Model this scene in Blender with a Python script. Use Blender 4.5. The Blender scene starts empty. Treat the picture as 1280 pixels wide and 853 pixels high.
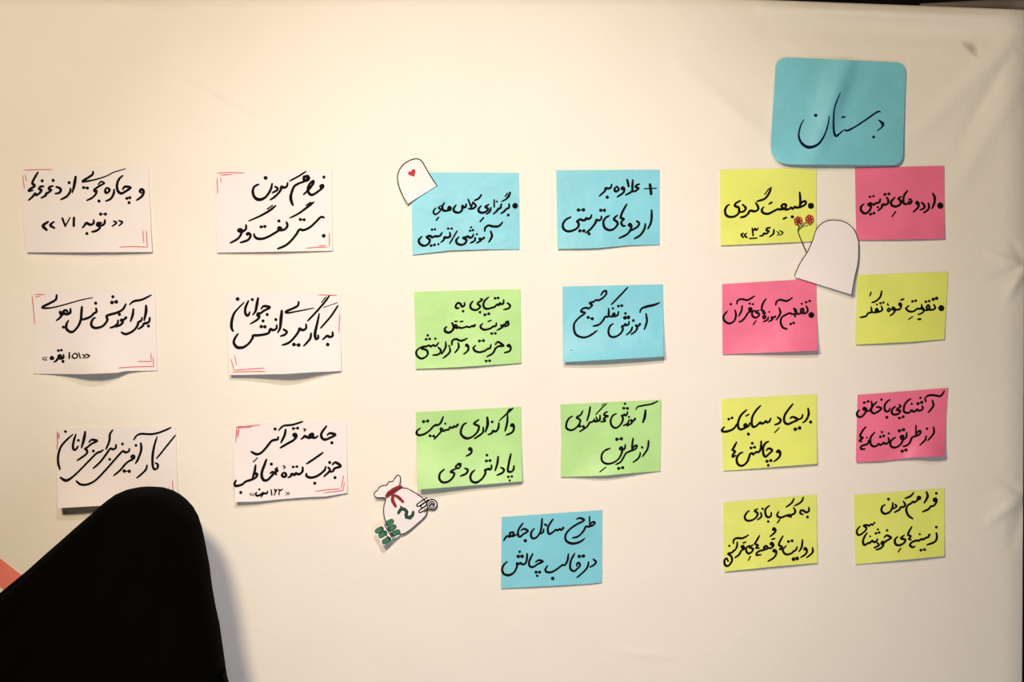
import bpy, bmesh, math, random
from mathutils import Vector, noise

random.seed(4)
SC = bpy.context.scene
# ------------------------------------------------------------------ camera, world, lights, exposure
S = 0.0014            # metres per photograph pixel on the wall plane
D = 2.49              # camera to wall
ZC = 1.80             # lens height
W, H = 1280, 853

cam_d = bpy.data.cameras.new('camera'); cam = bpy.data.objects.new('camera', cam_d)
SC.collection.objects.link(cam)
cam.location = (0, -D, ZC); cam.rotation_euler = (math.pi/2, 0, 0)
cam_d.sensor_width = 36; cam_d.lens = 36*D/(W*S); cam_d.clip_start = 0.05
SC.camera = cam

world = bpy.data.worlds.new('world'); SC.world = world; world.use_nodes = True
bg = world.node_tree.nodes['Background']
bg.inputs['Color'].default_value = (0.8, 0.88, 1.0, 1); bg.inputs['Strength'].default_value = 0.012

def area(name, loc, target, size, power, col):
    l = bpy.data.lights.new(name, 'AREA'); l.shape = 'DISK'; l.size = size; l.energy = power; l.color = col
    o = bpy.data.objects.new(name, l); SC.collection.objects.link(o); o.location = loc
    o.rotation_euler = (Vector(target)-Vector(loc)).to_track_quat('-Z', 'Y').to_euler()
    return o
def spot(name, loc, target, radius, power, col, angle, blend):
    l = bpy.data.lights.new(name, 'SPOT'); l.shadow_soft_size = radius; l.energy = power; l.color = col
    l.spot_size = math.radians(angle); l.spot_blend = blend
    o = bpy.data.objects.new(name, l); SC.collection.objects.link(o); o.location = loc
    o.rotation_euler = (Vector(target)-Vector(loc)).to_track_quat('-Z', 'Y').to_euler()
def lamp(name, loc, radius, power, col):
    l = bpy.data.lights.new(name, 'POINT'); l.energy = power; l.color = col; l.shadow_soft_size = radius
    o = bpy.data.objects.new(name, l); SC.collection.objects.link(o); o.location = loc
spot('hall_spotlight', (-0.035, -1.91, ZC+1.05), (-0.057, 0, ZC-0.08), 0.05, 97, (1.0, 0.885, 0.88), 48.2, 1.0)
lamp('hall_lamp', (-0.55, -2.20, ZC+0.71), 0.14, 172, (1.0, 0.80, 0.54))
lamp('cool_fill_lamp', (0.45, -2.08, ZC-0.80), 0.50, 40, (0.74, 0.86, 1.0))  # unseen cool fill, added to grey the lower right of the sheet

SC.view_settings.view_transform = 'Standard'; SC.view_settings.look = 'None'
SC.view_settings.gamma = 1.0; SC.view_settings.use_curve_mapping = False
SC.view_settings.exposure = 0.0

# ------------------------------------------------------------------ helpers
def link(o): SC.collection.objects.link(o); return o

def srgb(r, g, b):
    f = lambda c: (c/255/12.92) if c/255 <= 0.04045 else ((c/255+0.055)/1.055)**2.4
    return (f(r), f(g), f(b), 1)

def mat(name, col, rough=0.8, var=0.0, vscale=30, bump=0.0, bscale=400, spec=0.3):
    m = bpy.data.materials.new(name); m.use_nodes = True
    nt = m.node_tree; b = nt.nodes['Principled BSDF']
    b.inputs['Roughness'].default_value = rough
    b.inputs['Specular IOR Level'].default_value = spec
    tc = nt.nodes.new('ShaderNodeTexCoord')
    if var > 0:
        n = nt.nodes.new('ShaderNodeTexNoise'); n.inputs['Scale'].default_value = vscale
        n.inputs['Detail'].default_value = 3
        nt.links.new(tc.outputs['Object'], n.inputs['Vector'])
        r = nt.nodes.new('ShaderNodeValToRGB')
        c0 = [max(0, c*(1-var)) for c in col[:3]]+[1]; c1 = [min(1, c*(1+var)) for c in col[:3]]+[1]
        r.color_ramp.elements[0].position = 0.3; r.color_ramp.elements[1].position = 0.7
        r.color_ramp.elements[0].color = c0; r.color_ramp.elements[1].color = c1
        nt.links.new(n.outputs['Fac'], r.inputs['Fac']); nt.links.new(r.outputs['Color'], b.inputs['Base Color'])
    else:
        b.inputs['Base Color'].default_value = col
    if bump > 0:
        n2 = nt.nodes.new('ShaderNodeTexNoise'); n2.inputs['Scale'].default_value = bscale
        n2.inputs['Detail'].default_value = 4
        nt.links.new(tc.outputs['Object'], n2.inputs['Vector'])
        bp = nt.nodes.new('ShaderNodeBump'); bp.inputs['Strength'].default_value = bump
        bp.inputs['Distance'].default_value = 0.002
        nt.links.new(n2.outputs['Fac'], bp.inputs['Height']); nt.links.new(bp.outputs['Normal'], b.inputs['Normal'])
    return m

M = dict(
    cloth=mat('cotton_sheet', (0.80, 0.765, 0.715, 1), 0.9, 0.012, 9, 0.30, 75, 0.15),
    white=mat('white_card', (0.79, 0.75, 0.78, 1), 0.75, 0.015, 12, 0.35, 30),
    blue=mat('blue_paper', (0.18, 0.56, 0.70, 1), 0.44, 0.06, 14, 0.55, 38, spec=0.35),
    green=mat('green_paper', (0.39, 0.68, 0.26, 1), 0.44, 0.06, 14, 0.55, 38, spec=0.35),
    yellow=mat('yellow_paper', (0.72, 0.79, 0.165, 1), 0.44, 0.05, 14, 0.5, 38, spec=0.35),
    pink=mat('pink_paper', (0.80, 0.165, 0.30, 1), 0.44, 0.08, 12, 0.55, 38, spec=0.35),
    coral=mat('coral_paper', (0.80, 0.21, 0.17, 1), 0.75, 0.05, 14, 0.2, 45),
    ink=mat('black_marker_ink', (0.006, 0.005, 0.0055, 1), 0.8, spec=0.08),
    navy=mat('navy_marker_ink', (0.004, 0.007, 0.060, 1), 0.8, spec=0.08),
    redpen=mat('red_pen_ink', (0.62, 0.10, 0.11, 1), 0.6),
    red=mat('red_felt_pen', (0.42, 0.012, 0.02, 1), 0.6, 0.15, 200),
    darkred=mat('dark_red_felt_pen', (0.24, 0.012, 0.016, 1), 0.6, 0.15, 200),
    bill=mat('green_felt_pen', (0.035, 0.17, 0.085, 1), 0.6, 0.3, 300),
    darkgreen=mat('dark_green_felt_pen', (0.008, 0.05, 0.035, 1), 0.6),
    leaf=mat('leaf_green_pen', (0.06, 0.14, 0.05, 1), 0.6),
    chador=mat('black_cloth', (0.0016, 0.0015, 0.0012, 1), 0.95, 0.1, 20, 0.2, 300, 0.02),
    skin=mat('skin', (0.50, 0.29, 0.20, 1), 0.55), shoe=mat('shoe_leather', (0.02, 0.018, 0.016, 1), 0.5),
    eye=mat('eye_dark', (0.02, 0.012, 0.01, 1), 0.3), lip=mat('lips', (0.36, 0.12, 0.10, 1), 0.5),
    rail=mat('grey_rail', (0.17, 0.145, 0.13, 1), 0.6, 0.2, 12),
    far=mat('dark_hall', (0.035, 0.024, 0.015, 1), 0.9, 0.7, 5),
    floor=mat('floor_tiles', (0.32, 0.29, 0.26, 1), 0.5, 0.1, 3),
    frame=mat('dark_frame', (0.05, 0.045, 0.04, 1), 0.6))

def seg_dist(px, py, a, b):
    ax, ay = a; bx, by = b; dx, dy = bx-ax, by-ay
    t = max(0, min(1, ((px-ax)*dx+(py-ay)*dy)/(dx*dx+dy*dy)))
    qx, qy = ax+t*dx, ay+t*dy
    s = ((px-ax)*dy-(py-ay)*dx)/math.hypot(dx, dy)
    return math.hypot(px-qx, py-qy), t, s

# soft folds of the sheet: start, end, half width (px), height (mm, + towards the viewer)
FOLDS = [((225, 85), (330, 150), 6, 0.9), ((262, 118), (360, 165), 9, -0.7), ((236, 62), (246, 52), 9, -0.8),
         ((120, 5), (235, 18), 10, 0.8), ((250, 158), (268, 153), 4, 0.6), ((300, 30), (420, 60), 14, 0.6),
         ((850, 85), (975, 190), 13, 1.9), ((815, 120), (930, 215), 20, -1.2),
         ((955, 10), (1275, 24), 8, 2.2), ((960, 34), (1280, 46), 13, -1.8),
         ((1280, 40), (1120, 190), 12, 1.3), ((1280, 95), (1180, 260), 12, 1.0), ((1268, 60), (1200, 175), 8, -1.0),
         ((1284, 333), (1235, 318), 4, 1.6), ((1284, 333), (1258, 372), 6, 1.8), ((1284, 333), (1238, 350), 5, -1.3),
         ((1284, 333), (1262, 300), 6, -1.0),
         ((1284, 618), (1240, 622), 4, 1.5), ((1284, 618), (1232, 655), 7, 1.6), ((1284, 618), (1250, 600), 5, -1.2),
         ((1284, 618), (1262, 690), 9, -1.2),
         ((770, 815), (845, 822), 5, 0.4), ((500, 60), (560, 120), 16, 0.5)]
def wall_h(px, py):
    h = 0.0
    for a, b, w, amp in FOLDS:
        if px < min(a[0], b[0])-3*w or px > max(a[0], b[0])+3*w or py < min(a[1], b[1])-3*w or py > max(a[1], b[1])+3*w: continue
        d, t, s = seg_dist(px, py, a, b)
        e = math.sin(math.pi*min(1, max(0, 0.12+0.8*t)))
        h += 3.0*amp*math.exp(-(d/w)**2)*e
    k = max(0.0, 1-abs(py-110)/260.0) if py > 0 else 0.5
    n = noise.noise(Vector((px/210, py/170, 3.1)))*1.8 + noise.noise(Vector(((px-py*0.9)/26, (px+py)/190, 7.7)))*0.35*(0.25+k) + noise.noise(Vector((px/48, py/60, 1.2)))*0.25 + noise.noise(Vector((px/15+py/40, py/11-px/60, 5.2)))*0.30*(0.3+k)*(0.6+noise.noise(Vector((px/90, py/90, 9))))
    h += n
    if px > 1250: h -= ((px-1250)/30.0)**2.4*9
    top = -3+max(0, px-880)*0.0375
    if py < top+14 : h -= (max(0, top+14-py)/14.0)**2*6
    return h/1000.0

def P(px, py, lift=0.0):
    """photograph pixel on the wall plane -> wall coordinates, standing `lift` metres proud of it"""
    f = (D-lift)/D
    return Vector(((px-640)*S*f, -lift, ZC-(py-426.5)*S*f))

def finish(bm, name, m, parent=None, smooth=False, recalc=True):
    if recalc: bmesh.ops.recalc_face_normals(bm, faces=bm.faces)
    me = bpy.data.meshes.new(name); bm.to_mesh(me); bm.free()
    if smooth: me.polygons.foreach_set('use_smooth', [True]*len(me.polygons))
    me.materials.append(m)
    o = link(bpy.data.objects.new(name, me))
    if parent is not None:
        o.parent = parent; o.matrix_parent_inverse = parent.matrix_world.inverted() if parent.type != 'EMPTY' else o.matrix_parent_inverse
    return o

def tag(o, label=None, cat=None, group=None, kind=None):
    if label: o['label'] = label
    if cat: o['category'] = cat
    if group: o['group'] = group
    if kind: o['kind'] = kind
    return o

def box(bm, c, s):
    r = bmesh.ops.create_cube(bm, size=1)
    for v in r['verts']: v.co = Vector((c[0]+v.co.x*s[0], c[1]+v.co.y*s[1], c[2]+v.co.z*s[2]))

# ------------------------------------------------------------------ the setting
def make_wall():
    """the stretched white sheet that covers the display wall; its top and right edges fold back over the frame"""
    def top(x): return -3+max(0, x-880)*0.0375
    def right(y): return 1283.0-0.006*y
    xs = [-420+i*20 for i in range(18)]+[-60+i*3.2 for i in range(375)]
    xs = [x for x in xs if x < 1140]+[1140+i*1.5 for i in range(0, 96)]
    rows = [i/300 for i in range(301)]
    bm = bmesh.new(); grid = []
    for t in rows:
        row = []
        for x in xs:
            xx = x
            lim = right(0 if t < 0.3 else (t*1100))
            xx = min(x, 1140+(x-1140)*(lim-1140)/(xs[-1]-1140)) if x > 1140 else x
            y0 = top(xx); y = y0+(1100-y0)*t**1.06
            row.append(bm.verts.new(P(xx, y, wall_h(xx, y))))
        back = row[-1].co.copy(); row.append(bm.verts.new(back+Vector((0.0, 0.012, 0)))); row.append(bm.verts.new(back+Vector((-0.004, 0.06, 0))))
        grid.append(row)
    # fold back over the top bar
    for k, (dy, dz) in enumerate(((0.006, 0.0005), (0.03, 0.0), (0.055, -0.004))):
        grid.insert(0, [bm.verts.new(v.co+Vector((0, dy if k == 0 else (0.024 if k == 1 else 0.025), dz))) for v in grid[0]])
    for a, b in zip(grid, grid[1:]):
        for i in range(len(a)-1): bm.faces.new((a[i], a[i+1], b[i+1], b[i]))
    o = finish(bm, 'wall_back', M['cloth'], smooth=True)
    tag(o, kind='structure'); return o
wall = make_wall()

bm = bmesh.new(); box(bm, (-0.45, 0.075, 1.2), (2.62, 0.04, 2.28)); tag(finish(bm, 'trim_1', M['frame']), kind='structure')
bm = bmesh.new(); box(bm, (0, 0, -0.025), (7, 9, 0.05)); tag(finish(bm, 'floor', M['floor']), kind='structure')
bm = bmesh.new(); box(bm, (0, 4.4, 2.4), (9, 0.05, 4.9)); tag(finish(bm, 'wall_far', M['far']), kind='structure')
# grey rail that shows just above the folded edge of the sheet, top right
bm = bmesh.new()
ring = []
for i in range(13):
    t = i/12; px = 1150+t*200; py = 6.5-1.6*t
    c = P(px, py, -0.10); r = 0.003+0.0075*min(1, t*1.8)
    ring.append([bm.verts.new(c+Vector((0, math.cos(a)*r, math.sin(a)*r))) for a in [j*math.pi/5 for j in range(10)]])
for a, b in zip(ring, ring[1:]):
    for j in range(10): bm.faces.new((a[j], a[(j+1) % 10], b[(j+1) % 10], b[j]))
tag(finish(bm, 'trim_2', M['rail'], smooth=True), kind='structure')

# dark smudge soaked into the cloth, upper right
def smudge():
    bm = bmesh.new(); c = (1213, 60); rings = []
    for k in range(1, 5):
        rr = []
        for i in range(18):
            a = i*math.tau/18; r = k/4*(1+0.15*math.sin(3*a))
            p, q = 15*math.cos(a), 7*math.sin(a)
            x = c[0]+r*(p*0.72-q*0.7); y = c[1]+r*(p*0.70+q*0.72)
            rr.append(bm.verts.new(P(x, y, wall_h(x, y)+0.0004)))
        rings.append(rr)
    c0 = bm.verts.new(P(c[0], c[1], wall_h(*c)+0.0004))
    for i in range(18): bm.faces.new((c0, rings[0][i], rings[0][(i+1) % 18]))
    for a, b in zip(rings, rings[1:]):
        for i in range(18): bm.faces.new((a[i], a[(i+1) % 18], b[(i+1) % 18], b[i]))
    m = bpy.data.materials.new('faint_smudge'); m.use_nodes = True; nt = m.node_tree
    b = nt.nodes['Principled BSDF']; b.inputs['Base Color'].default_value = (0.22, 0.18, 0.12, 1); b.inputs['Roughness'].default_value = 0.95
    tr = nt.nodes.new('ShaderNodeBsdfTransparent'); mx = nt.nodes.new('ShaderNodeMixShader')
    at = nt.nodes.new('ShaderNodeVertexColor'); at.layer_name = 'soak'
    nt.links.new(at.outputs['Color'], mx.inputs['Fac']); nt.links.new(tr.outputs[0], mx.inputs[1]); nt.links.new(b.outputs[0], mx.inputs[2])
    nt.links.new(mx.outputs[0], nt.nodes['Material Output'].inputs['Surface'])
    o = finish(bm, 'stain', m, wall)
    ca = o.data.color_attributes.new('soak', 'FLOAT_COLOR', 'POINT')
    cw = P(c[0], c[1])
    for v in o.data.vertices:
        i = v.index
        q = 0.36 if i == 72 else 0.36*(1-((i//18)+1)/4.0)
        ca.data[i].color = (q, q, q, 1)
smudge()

# ------------------------------------------------------------------ paper sheets and ink
class Sheet:
    """a piece of paper stuck to the wall; lift() says how far each point of it stands off"""
    def __init__(s, quad, bumps=(), base=0.9, wave=0.5, seed=0, extra=None, over=0.0):
        s.q = quad; s.b = bumps; s.base = base; s.wave = wave; s.seed = seed; s.extra = extra; s.over = over
    def uv(s, px, py):
        (x0, y0), (x1, y1), (x2, y2), (x3, y3) = s.q
        u, v = 0.5, 0.5
        for _ in range(4):
            fx = (x0*(1-u)+x1*u)*(1-v)+(x3*(1-u)+x2*u)*v-px; fy = (y0*(1-u)+y1*u)*(1-v)+(y3*(1-u)+y2*u)*v-py
            a = (x1-x0)*(1-v)+(x2-x3)*v; b = (x3-x0)*(1-u)+(x2-x1)*u
            c = (y1-y0)*(1-v)+(y2-y3)*v; d = (y3-y0)*(1-u)+(y2-y1)*u
            det = a*d-b*c; u -= (fx*d-fy*b)/det; v -= (a*fy-c*fx)/det
        return u, v
    def lift(s, px, py):
        u, v = s.uv(px, py); h = s.base*1.7+s.over
        for (uc, uw, amp, *p) in s.b:
            k = p[0] if p else 3.0
            h += 2.9*amp*math.exp(-((u-uc)/uw)**2)*max(0, min(1.1, v))**k
        h += s.wave*(0.5+0.5*noise.noise(Vector((u*2.3+s.seed*3.7, v*1.9, s.seed*1.3))))*1.6
        h += s.wave*1.3*(0.5+0.5*noise.noise(Vector((u*5+v*1.5+s.seed*2.1, v*4.5-u, s.seed*0.7))))
        if s.extra: h += s.extra(u, v)
        return h/1000.0+max(0.0, wall_h(px, py))

def catmull(pts, n=5):
    if len(pts) < 3: return pts
    out = []
    Pn = [pts[0]]+pts+[pts[-1]]
    for i in range(1, len(Pn)-2):
        p0, p1, p2, p3 = Pn[i-1:i+3]
        for k in range(n):
            t = k/n
            out.append(tuple(0.5*((2*p1[j])+(-p0[j]+p2[j])*t+(2*p0[j]-5*p1[j]+4*p2[j]-p3[j])*t*t+(-p0[j]+3*p1[j]-3*p2[j]+p3[j])*t**3) for j in range(3)))
    out.append(pts[-1]); return out

def add_disc(bm, sh, x, y, r, z, n=9):
    vs = [bm.verts.new(P(x+r*math.cos(a), y+r*math.sin(a), sh.lift(x+r*math.cos(a), y+r*math.sin(a))+z)) for a in [i*math.tau/n for i in range(n)]]
    bm.faces.new(vs)

def add_stroke(bm, sh, pts, z=0.00075, chisel=True, taper=0.72, straight=False):
    """pts: (x, y, width) in photograph pixels"""
    c = pts if straight else catmull(pts); n = len(c); prev = None; L = [0]
    for a, b in zip(c, c[1:]): L.append(L[-1]+math.hypot(b[0]-a[0], b[1]-a[1]))
    for i, (x, y, w) in enumerate(c):
        a, b = c[max(0, i-1)], c[min(n-1, i+1)]
        dx, dy = b[0]-a[0], b[1]-a[1]; l = math.hypot(dx, dy) or 1; dx /= l; dy /= l
        if chisel:
            ang = math.atan2(-dy, dx); w = w*(0.86+0.26*abs(math.sin(ang-math.radians(42))))
        e = min(L[i], L[-1]-L[i])/(1.6*w+1e-6)
        w *= taper+(1-taper)*min(1, e)
        r = w/2; nx, ny = -dy*r, dx*r
        add_disc(bm, sh, x, y, r, z, 8)
        cur = (bm.verts.new(P(x+nx, y+ny, sh.lift(x+nx, y+ny)+z)), bm.verts.new(P(x-nx, y-ny, sh.lift(x-nx, y-ny)+z)))
        if prev: bm.faces.new((prev[0], prev[1], cur[1], cur[0]))
        prev = cur

def ink(sh, text, org, s, w, m, parent, redw=1.1):
    """strokes in a local frame: one per ';', '.'=dots, 'r'=thin red pen, 'wN'=width, a blank line starts a new written line"""
    
    for para in text.strip().split('\n\n'):
        bm = bmesh.new(); cnt = 0; ox = oy = 0
        for st in para.replace('\n', ';').split(';'):
            tk = st.split()
            if not tk: continue
            width = w; mode = 's'
            while tk and ',' not in tk[0] or (tk and tk[0][0] == '@'):
                t = tk.pop(0)
                if t == '.': mode = 'd'; width = w*1.25
                elif t == 'r': mode = 'r'
                elif t[0] == 'w': width = float(t[1:])
                elif t[0] == '@': ox, oy = map(float, t[1:].split(','))
            if not tk: continue
            pts = []
            for t in tk:
                q = [float(v) for v in t.split(',')]
                pts.append((org[0]+(q[0]+ox)/s, org[1]+(q[1]+oy)/s, (q[2] if len(q) > 2 else width)/s*1.12))
            if mode == 'r':
                fine = []
                for a, b in zip(pts, pts[1:]):
                    k = max(2, int(math.hypot(b[0]-a[0], b[1]-a[1])/3)); fine += [(a[0]+(b[0]-a[0])*i/k, a[1]+(b[1]-a[1])*i/k, redw) for i in range(k)]
                fine.append((pts[-1][0], pts[-1][1], redw))
                red = bmesh.new(); add_stroke(red, sh, fine, chisel=False, taper=0.6, straight=True)
                finish(red, 'corner_mark', M['redpen'], parent, recalc=False)
            elif mode == 'd':
                for (x, y, ww) in pts: add_disc(bm, sh, x, y, ww*0.5, 0.00075, 12)
                if len(pts) == 2 and math.hypot(pts[0][0]-pts[1][0], pts[0][1]-pts[1][1]) < 5:
                    add_stroke(bm, sh, [(x, y, ww*0.6) for x, y, ww in pts], chisel=False)
                cnt += 1
            else:
                if len(pts) == 2:
                    (xa, ya, wa), (xb, yb, _) = pts
                    if abs(yb-ya) < abs(xb-xa)*0.4 and 3.3 < abs(xb-xa) < 7 and wa > 2.2:      # a pair of dots that just touch
                        for q in pts: add_disc(bm, sh, q[0], q[1], wa*0.56, 0.00075, 12)
                        pts = [(xa, ya, wa*0.45), (xb, yb, wa*0.45)]
                add_stroke(bm, sh, pts); cnt += 1
        if cnt: finish(bm, 'handwriting', m, parent, recalc=False)
        else: bm.free()

def paper(name, outline, sh, m, step=4.0):
    """cut the outline out of a sheet, give it the sheet's curl and a real thickness"""
    bm = bmesh.new(); f = bm.faces.new([bm.verts.new((x, y, 0)) for x, y in outline])
    bmesh.ops.triangulate(bm, faces=bm.faces[:])
    xs = [p[0] for p in outline]; ys = [p[1] for p in outline]
    for lo, hi, ax in ((min(xs), max(xs), 0), (min(ys), max(ys), 1)):
        n = max(2, int((hi-lo)/step))
        for i in range(1, n):
            c = lo+(hi-lo)*i/n; co = (c, 0, 0) if ax == 0 else (0, c, 0); no = (1, 0, 0) if ax == 0 else (0, 1, 0)
            bmesh.ops.bisect_plane(bm, geom=bm.verts[:]+bm.edges[:]+bm.faces[:], plane_co=co, plane_no=no)
    for v in bm.verts: v.co = P(v.co.x, v.co.y, sh.lift(v.co.x, v.co.y)+0.0003)
    bmesh.ops.recalc_face_normals(bm, faces=bm.faces)
    bm.normal_update()
    if sum(f.normal.y for f in bm.faces) > 0: bmesh.ops.reverse_faces(bm, faces=bm.faces[:])
    ret = bmesh.ops.extrude_face_region(bm, geom=bm.faces[:])
    for v in [g for g in ret['geom'] if isinstance(g, bmesh.types.BMVert)]: v.co.y += -0.0
    front = [g for g in ret['geom'] if isinstance(g, bmesh.types.BMVert)]
    fs = set(front)
    for v in bm.verts:
        if v not in fs: v.co.y += 0.0003
    o = finish(bm, name, m, recalc=True)
    me = o.data; me.polygons.foreach_set('use_smooth', [True]*len(me.polygons))
    b2 = bmesh.new(); b2.from_mesh(me)
    for e in b2.edges: e.smooth = not (len(e.link_faces) == 2 and e.calc_face_angle(0) > 0.7)
    b2.to_mesh(me); b2.free()
    return o

def curved_quad(q, bow):
    """four corners, with each edge's middle pushed by bow = dict(edge index -> list of (t, dx, dy))"""
    out = []
    for i in range(4):
        a, b = q[i], q[(i+1) % 4]; out.append(a)
        for t, dx, dy in bow.get(i, ()): out.append((a[0]+(b[0]-a[0])*t+dx, a[1]+(b[1]-a[1])*t+dy))
    return out

Z1, Z2 = 7.1111, 8.5333
NOTES = []
def note(quad, m, label, org, s, w, text, bumps=(), bow={}, seed=0, over=0.0, base=0.9, wave=0.5, extra=None, outline=None, inkm='ink', group='handwritten paper notes on the wall', name='paper_note'):
    sh = Sheet(quad, bumps, base, wave, seed, extra, over)
    o = paper(name, outline or curved_quad(quad, bow), sh, M[m])
    tag(o, label, 'note', group)
    if text: ink(sh, text, org, s, w, M[inkm], o)
    NOTES.append(o); return o, sh

# ---- white cards, two columns at the left
note([(24.4, 209.2), (185.6, 209), (190, 315.2), (32.8, 315.6)], 'white',
     'white card with red corner lines at the top of the leftmost column', (20, 200), Z1, 21, '''
1112,292 1100,278 1110,262 1128,268 1134,290 1118,325 1072,358
948,262 968,238 1018,248 970,282 935,298 905,275 898,222 915,172 948,140
. 985,342 1012,336; . 1005,380
872,265 868,300 842,345 800,366; 802,250 792,272 800,292 818,288 832,268 818,252 800,252
w16 730,218 757,193 786,206; w19 786,208 745,230 712,252 694,266 706,282 716,276 710,302 678,336 630,360
. 738,366; . 600,246 635,250
685,105 680,130 640,158 595,186 610,192,18 700,176,13 800,145,11 870,110,10 975,78,8
530,150,26 522,200,25 512,250,22 500,290,16; 485,255 480,285 450,325 400,352; . 472,202
358,240 386,250 398,270 385,292 350,300
328,233 302,238 292,256 312,268 285,292 262,302; 272,290 265,315 225,338
245,235 218,238 206,256 226,270 208,296 182,312 168,300 150,325 112,358; . 330,182; . 233,185
195,110 165,160 145,205 165,232 125,258 115,275 148,270

w17 915,540 945,555 915,585; w17 868,545 893,560 855,590
790,535 786,566 762,582 735,576; 758,560 728,560 722,580 742,590 742,608 715,630 675,640; w24 752,482 795,482
690,535 690,562 665,576 640,568 622,562 605,588 590,603; . 630,655
w27 515,515 513,587; w23 412,520 438,588; w17 440,586 480,513
w26 285,550 240,586 272,622; w22 338,550 305,580 340,605
r 70,92 200,86 325,86; r 60,135 66,190 74,255; r 82,128 92,190; r 1128,625 1132,690 1136,738; r 1158,628 1168,778; r 1166,776 1050,770 920,776''',
     bumps=[(0.5, 0.6, 5)], seed=1)

note([(269, 211.8), (415.2, 212.6), (415.8, 313.6), (271, 316)], 'white',
     'white card with red corner lines topping the second column from the left', (260, 200), Z1, 21, '''
. 1030,153; 1003,252 1000,230 1020,226 1020,246 985,276 945,303 915,310 895,290 887,255 905,212 932,188 935,208 900,258 850,308
w30 852,150 885,148 890,172 862,184 850,165; 880,180 845,195 812,208; 830,200 795,215 765,238 745,285 735,330,24 742,372,24 755,402
w16 870,103 800,148 725,187; 708,205 698,238 672,246 652,238 645,270 605,318 555,355
598,238 620,255 605,275 572,292
570,212 560,255 530,310 490,345,24 445,352,25 410,325,22 398,275 415,235 450,218; . 512,160,32

w22 940,376 870,430 800,480,18 725,517,14; w18 912,376 872,405; w22 600,408 540,455 460,500,18 362,543,14; w18 572,405 528,437
1030,512 1002,508 960,550 905,600 850,624 812,620 785,662 740,717 690,760 620,790
. 820,530 855,532; . 1028,675,32
698,555 706,585 688,613 655,625 628,618 628,600 648,608 625,630 590,652 545,678 490,700 440,700 415,682 410,660
. 630,543; . 472,595 506,592
350,668 345,655 362,652 378,675 355,712 290,735
338,580 336,615 305,638 272,632 275,618 298,622 300,645 268,698 200,738
r 78,118 180,112 325,116; r 110,135 215,130; r 82,160 85,298; r 112,155 118,205; r 1078,648 1080,700 1078,768; r 870,785 960,778 1060,776; r 980,765 1050,762''',
     bumps=[(0.45, 0.5, 3)], seed=2)

note([(39, 362), (193.8, 361.8), (197, 463.5), (41.5, 467.5)], 'white',
     'white card second down the leftmost column, its lower edge bulging off the wall', (30, 355), Z1, 21, '''
1118,302 1112,335 1088,350 1068,352 1052,378 1015,402; . 1106,375; 1085,195,25 1084,250,24 1068,325,18
1050,302 1040,330 1018,340 1005,378 965,422 905,447 868,432
972,225 966,275 948,332; w17 940,185 975,155,20 1050,140,19 1130,100,16
. 905,302,26; 910,298 888,318 862,322 878,338 862,362 818,382; 836,325 832,352 800,380 768,390; . 848,272
905,180 880,225 830,255 770,272 735,286 740,325 700,375 640,393 605,378 598,345 615,312 632,302; . 790,115; w28 782,166 820,160
640,218 644,248 620,264 595,290 555,308 512,320; . 637,172; 515,205,24 510,262 505,320 480,378 440,423 405,425 375,395 380,352 395,328
412,222 412,256 385,270 358,262 350,245 372,234 390,250; 362,262 335,276 316,258; 320,245 338,268 320,300 290,325; . 350,385
290,100 282,140 230,172 165,205 190,216,16 260,210,12 380,180,11 500,145,10 612,122,8

w12 548,625 582,640 548,662; w12 520,630 543,643 520,662; w14 487,615 500,660; w12 452,615 428,645 445,662 470,655 474,632 450,615; w18 403,612 402,664
w20 350,632 350,658 322,664 306,645 320,635 330,660 300,665 290,682 268,695; w20 305,594 332,590; . 346,690; w30 245,650 240,662 256,664 248,652
w7 190,648 165,665 188,682; w7 208,652 190,668 205,680
r 95,95 185,95; r 100,118 142,110; r 70,100 78,170 85,230 95,358; r 1128,615 1132,690 1010,690; r 1148,650 1152,735 980,738 840,748''',
     bumps=[(0.5, 0.24, 12, 4)], bow={2: [(0.25, 0, -0.5), (0.33, 0, 1.5), (0.6, 0, 2.0)]}, seed=3)

note([(282.8, 367), (425.8, 365.5), (426.4, 464), (286.4, 469)], 'white',
     'white card second down the second column, its lower edge curling off the wall', (270, 355), Z1, 21, '''
402,222 425,198 478,210 425,240 395,262 374,262 368,280 385,290 365,320 302,358,14; . 455,273; 374,128,24 362,190,24 352,240 328,274
300,252 285,282 262,265 262,212 288,152; . 322,140; 250,165,14 200,215,16 160,265,20 140,330,23 138,385,23 150,420; . 192,135,32
735,160 726,195 680,220 622,246 640,258,16 720,245,13 870,215,9
w19 1008,105 960,170 890,250 815,330; w14 975,118 938,166; w9 1078,168 955,210; w18 1083,195 1020,290 930,393
918,265,14 900,350,20 880,440,24 888,488 908,482 908,458; 845,440 835,490 780,552
1036,430 1036,463 1010,472 988,462 968,478 950,495; . 993,540,30
800,360 800,395 772,412 742,398 735,422 700,472 650,522 590,545; w28 692,540 735,544
600,405 628,425 615,450 575,465; 585,240,26 578,310,26 570,390 550,432
540,368 536,398 508,412 482,402 470,435 430,450 370,458 330,460 325,482 290,532 240,565,24 190,565,24 160,530 165,490 195,445; . 532,318; . 418,330; w26 402,380 435,382
r 905,98 1075,102; r 1100,265 1096,340 1092,435; r 130,665 145,710 158,770; r 158,770 300,758 430,750; r 165,635 175,680 180,725; r 145,785 300,780 440,780''',
     bumps=[(0.55, 0.33, 11, 4), (0.0, 0.3, 4)], bow={2: [(0.25, 0, 0.2), (0.5, 0, 1.2), (0.8, 0, 0.6)]}, seed=4)

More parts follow.
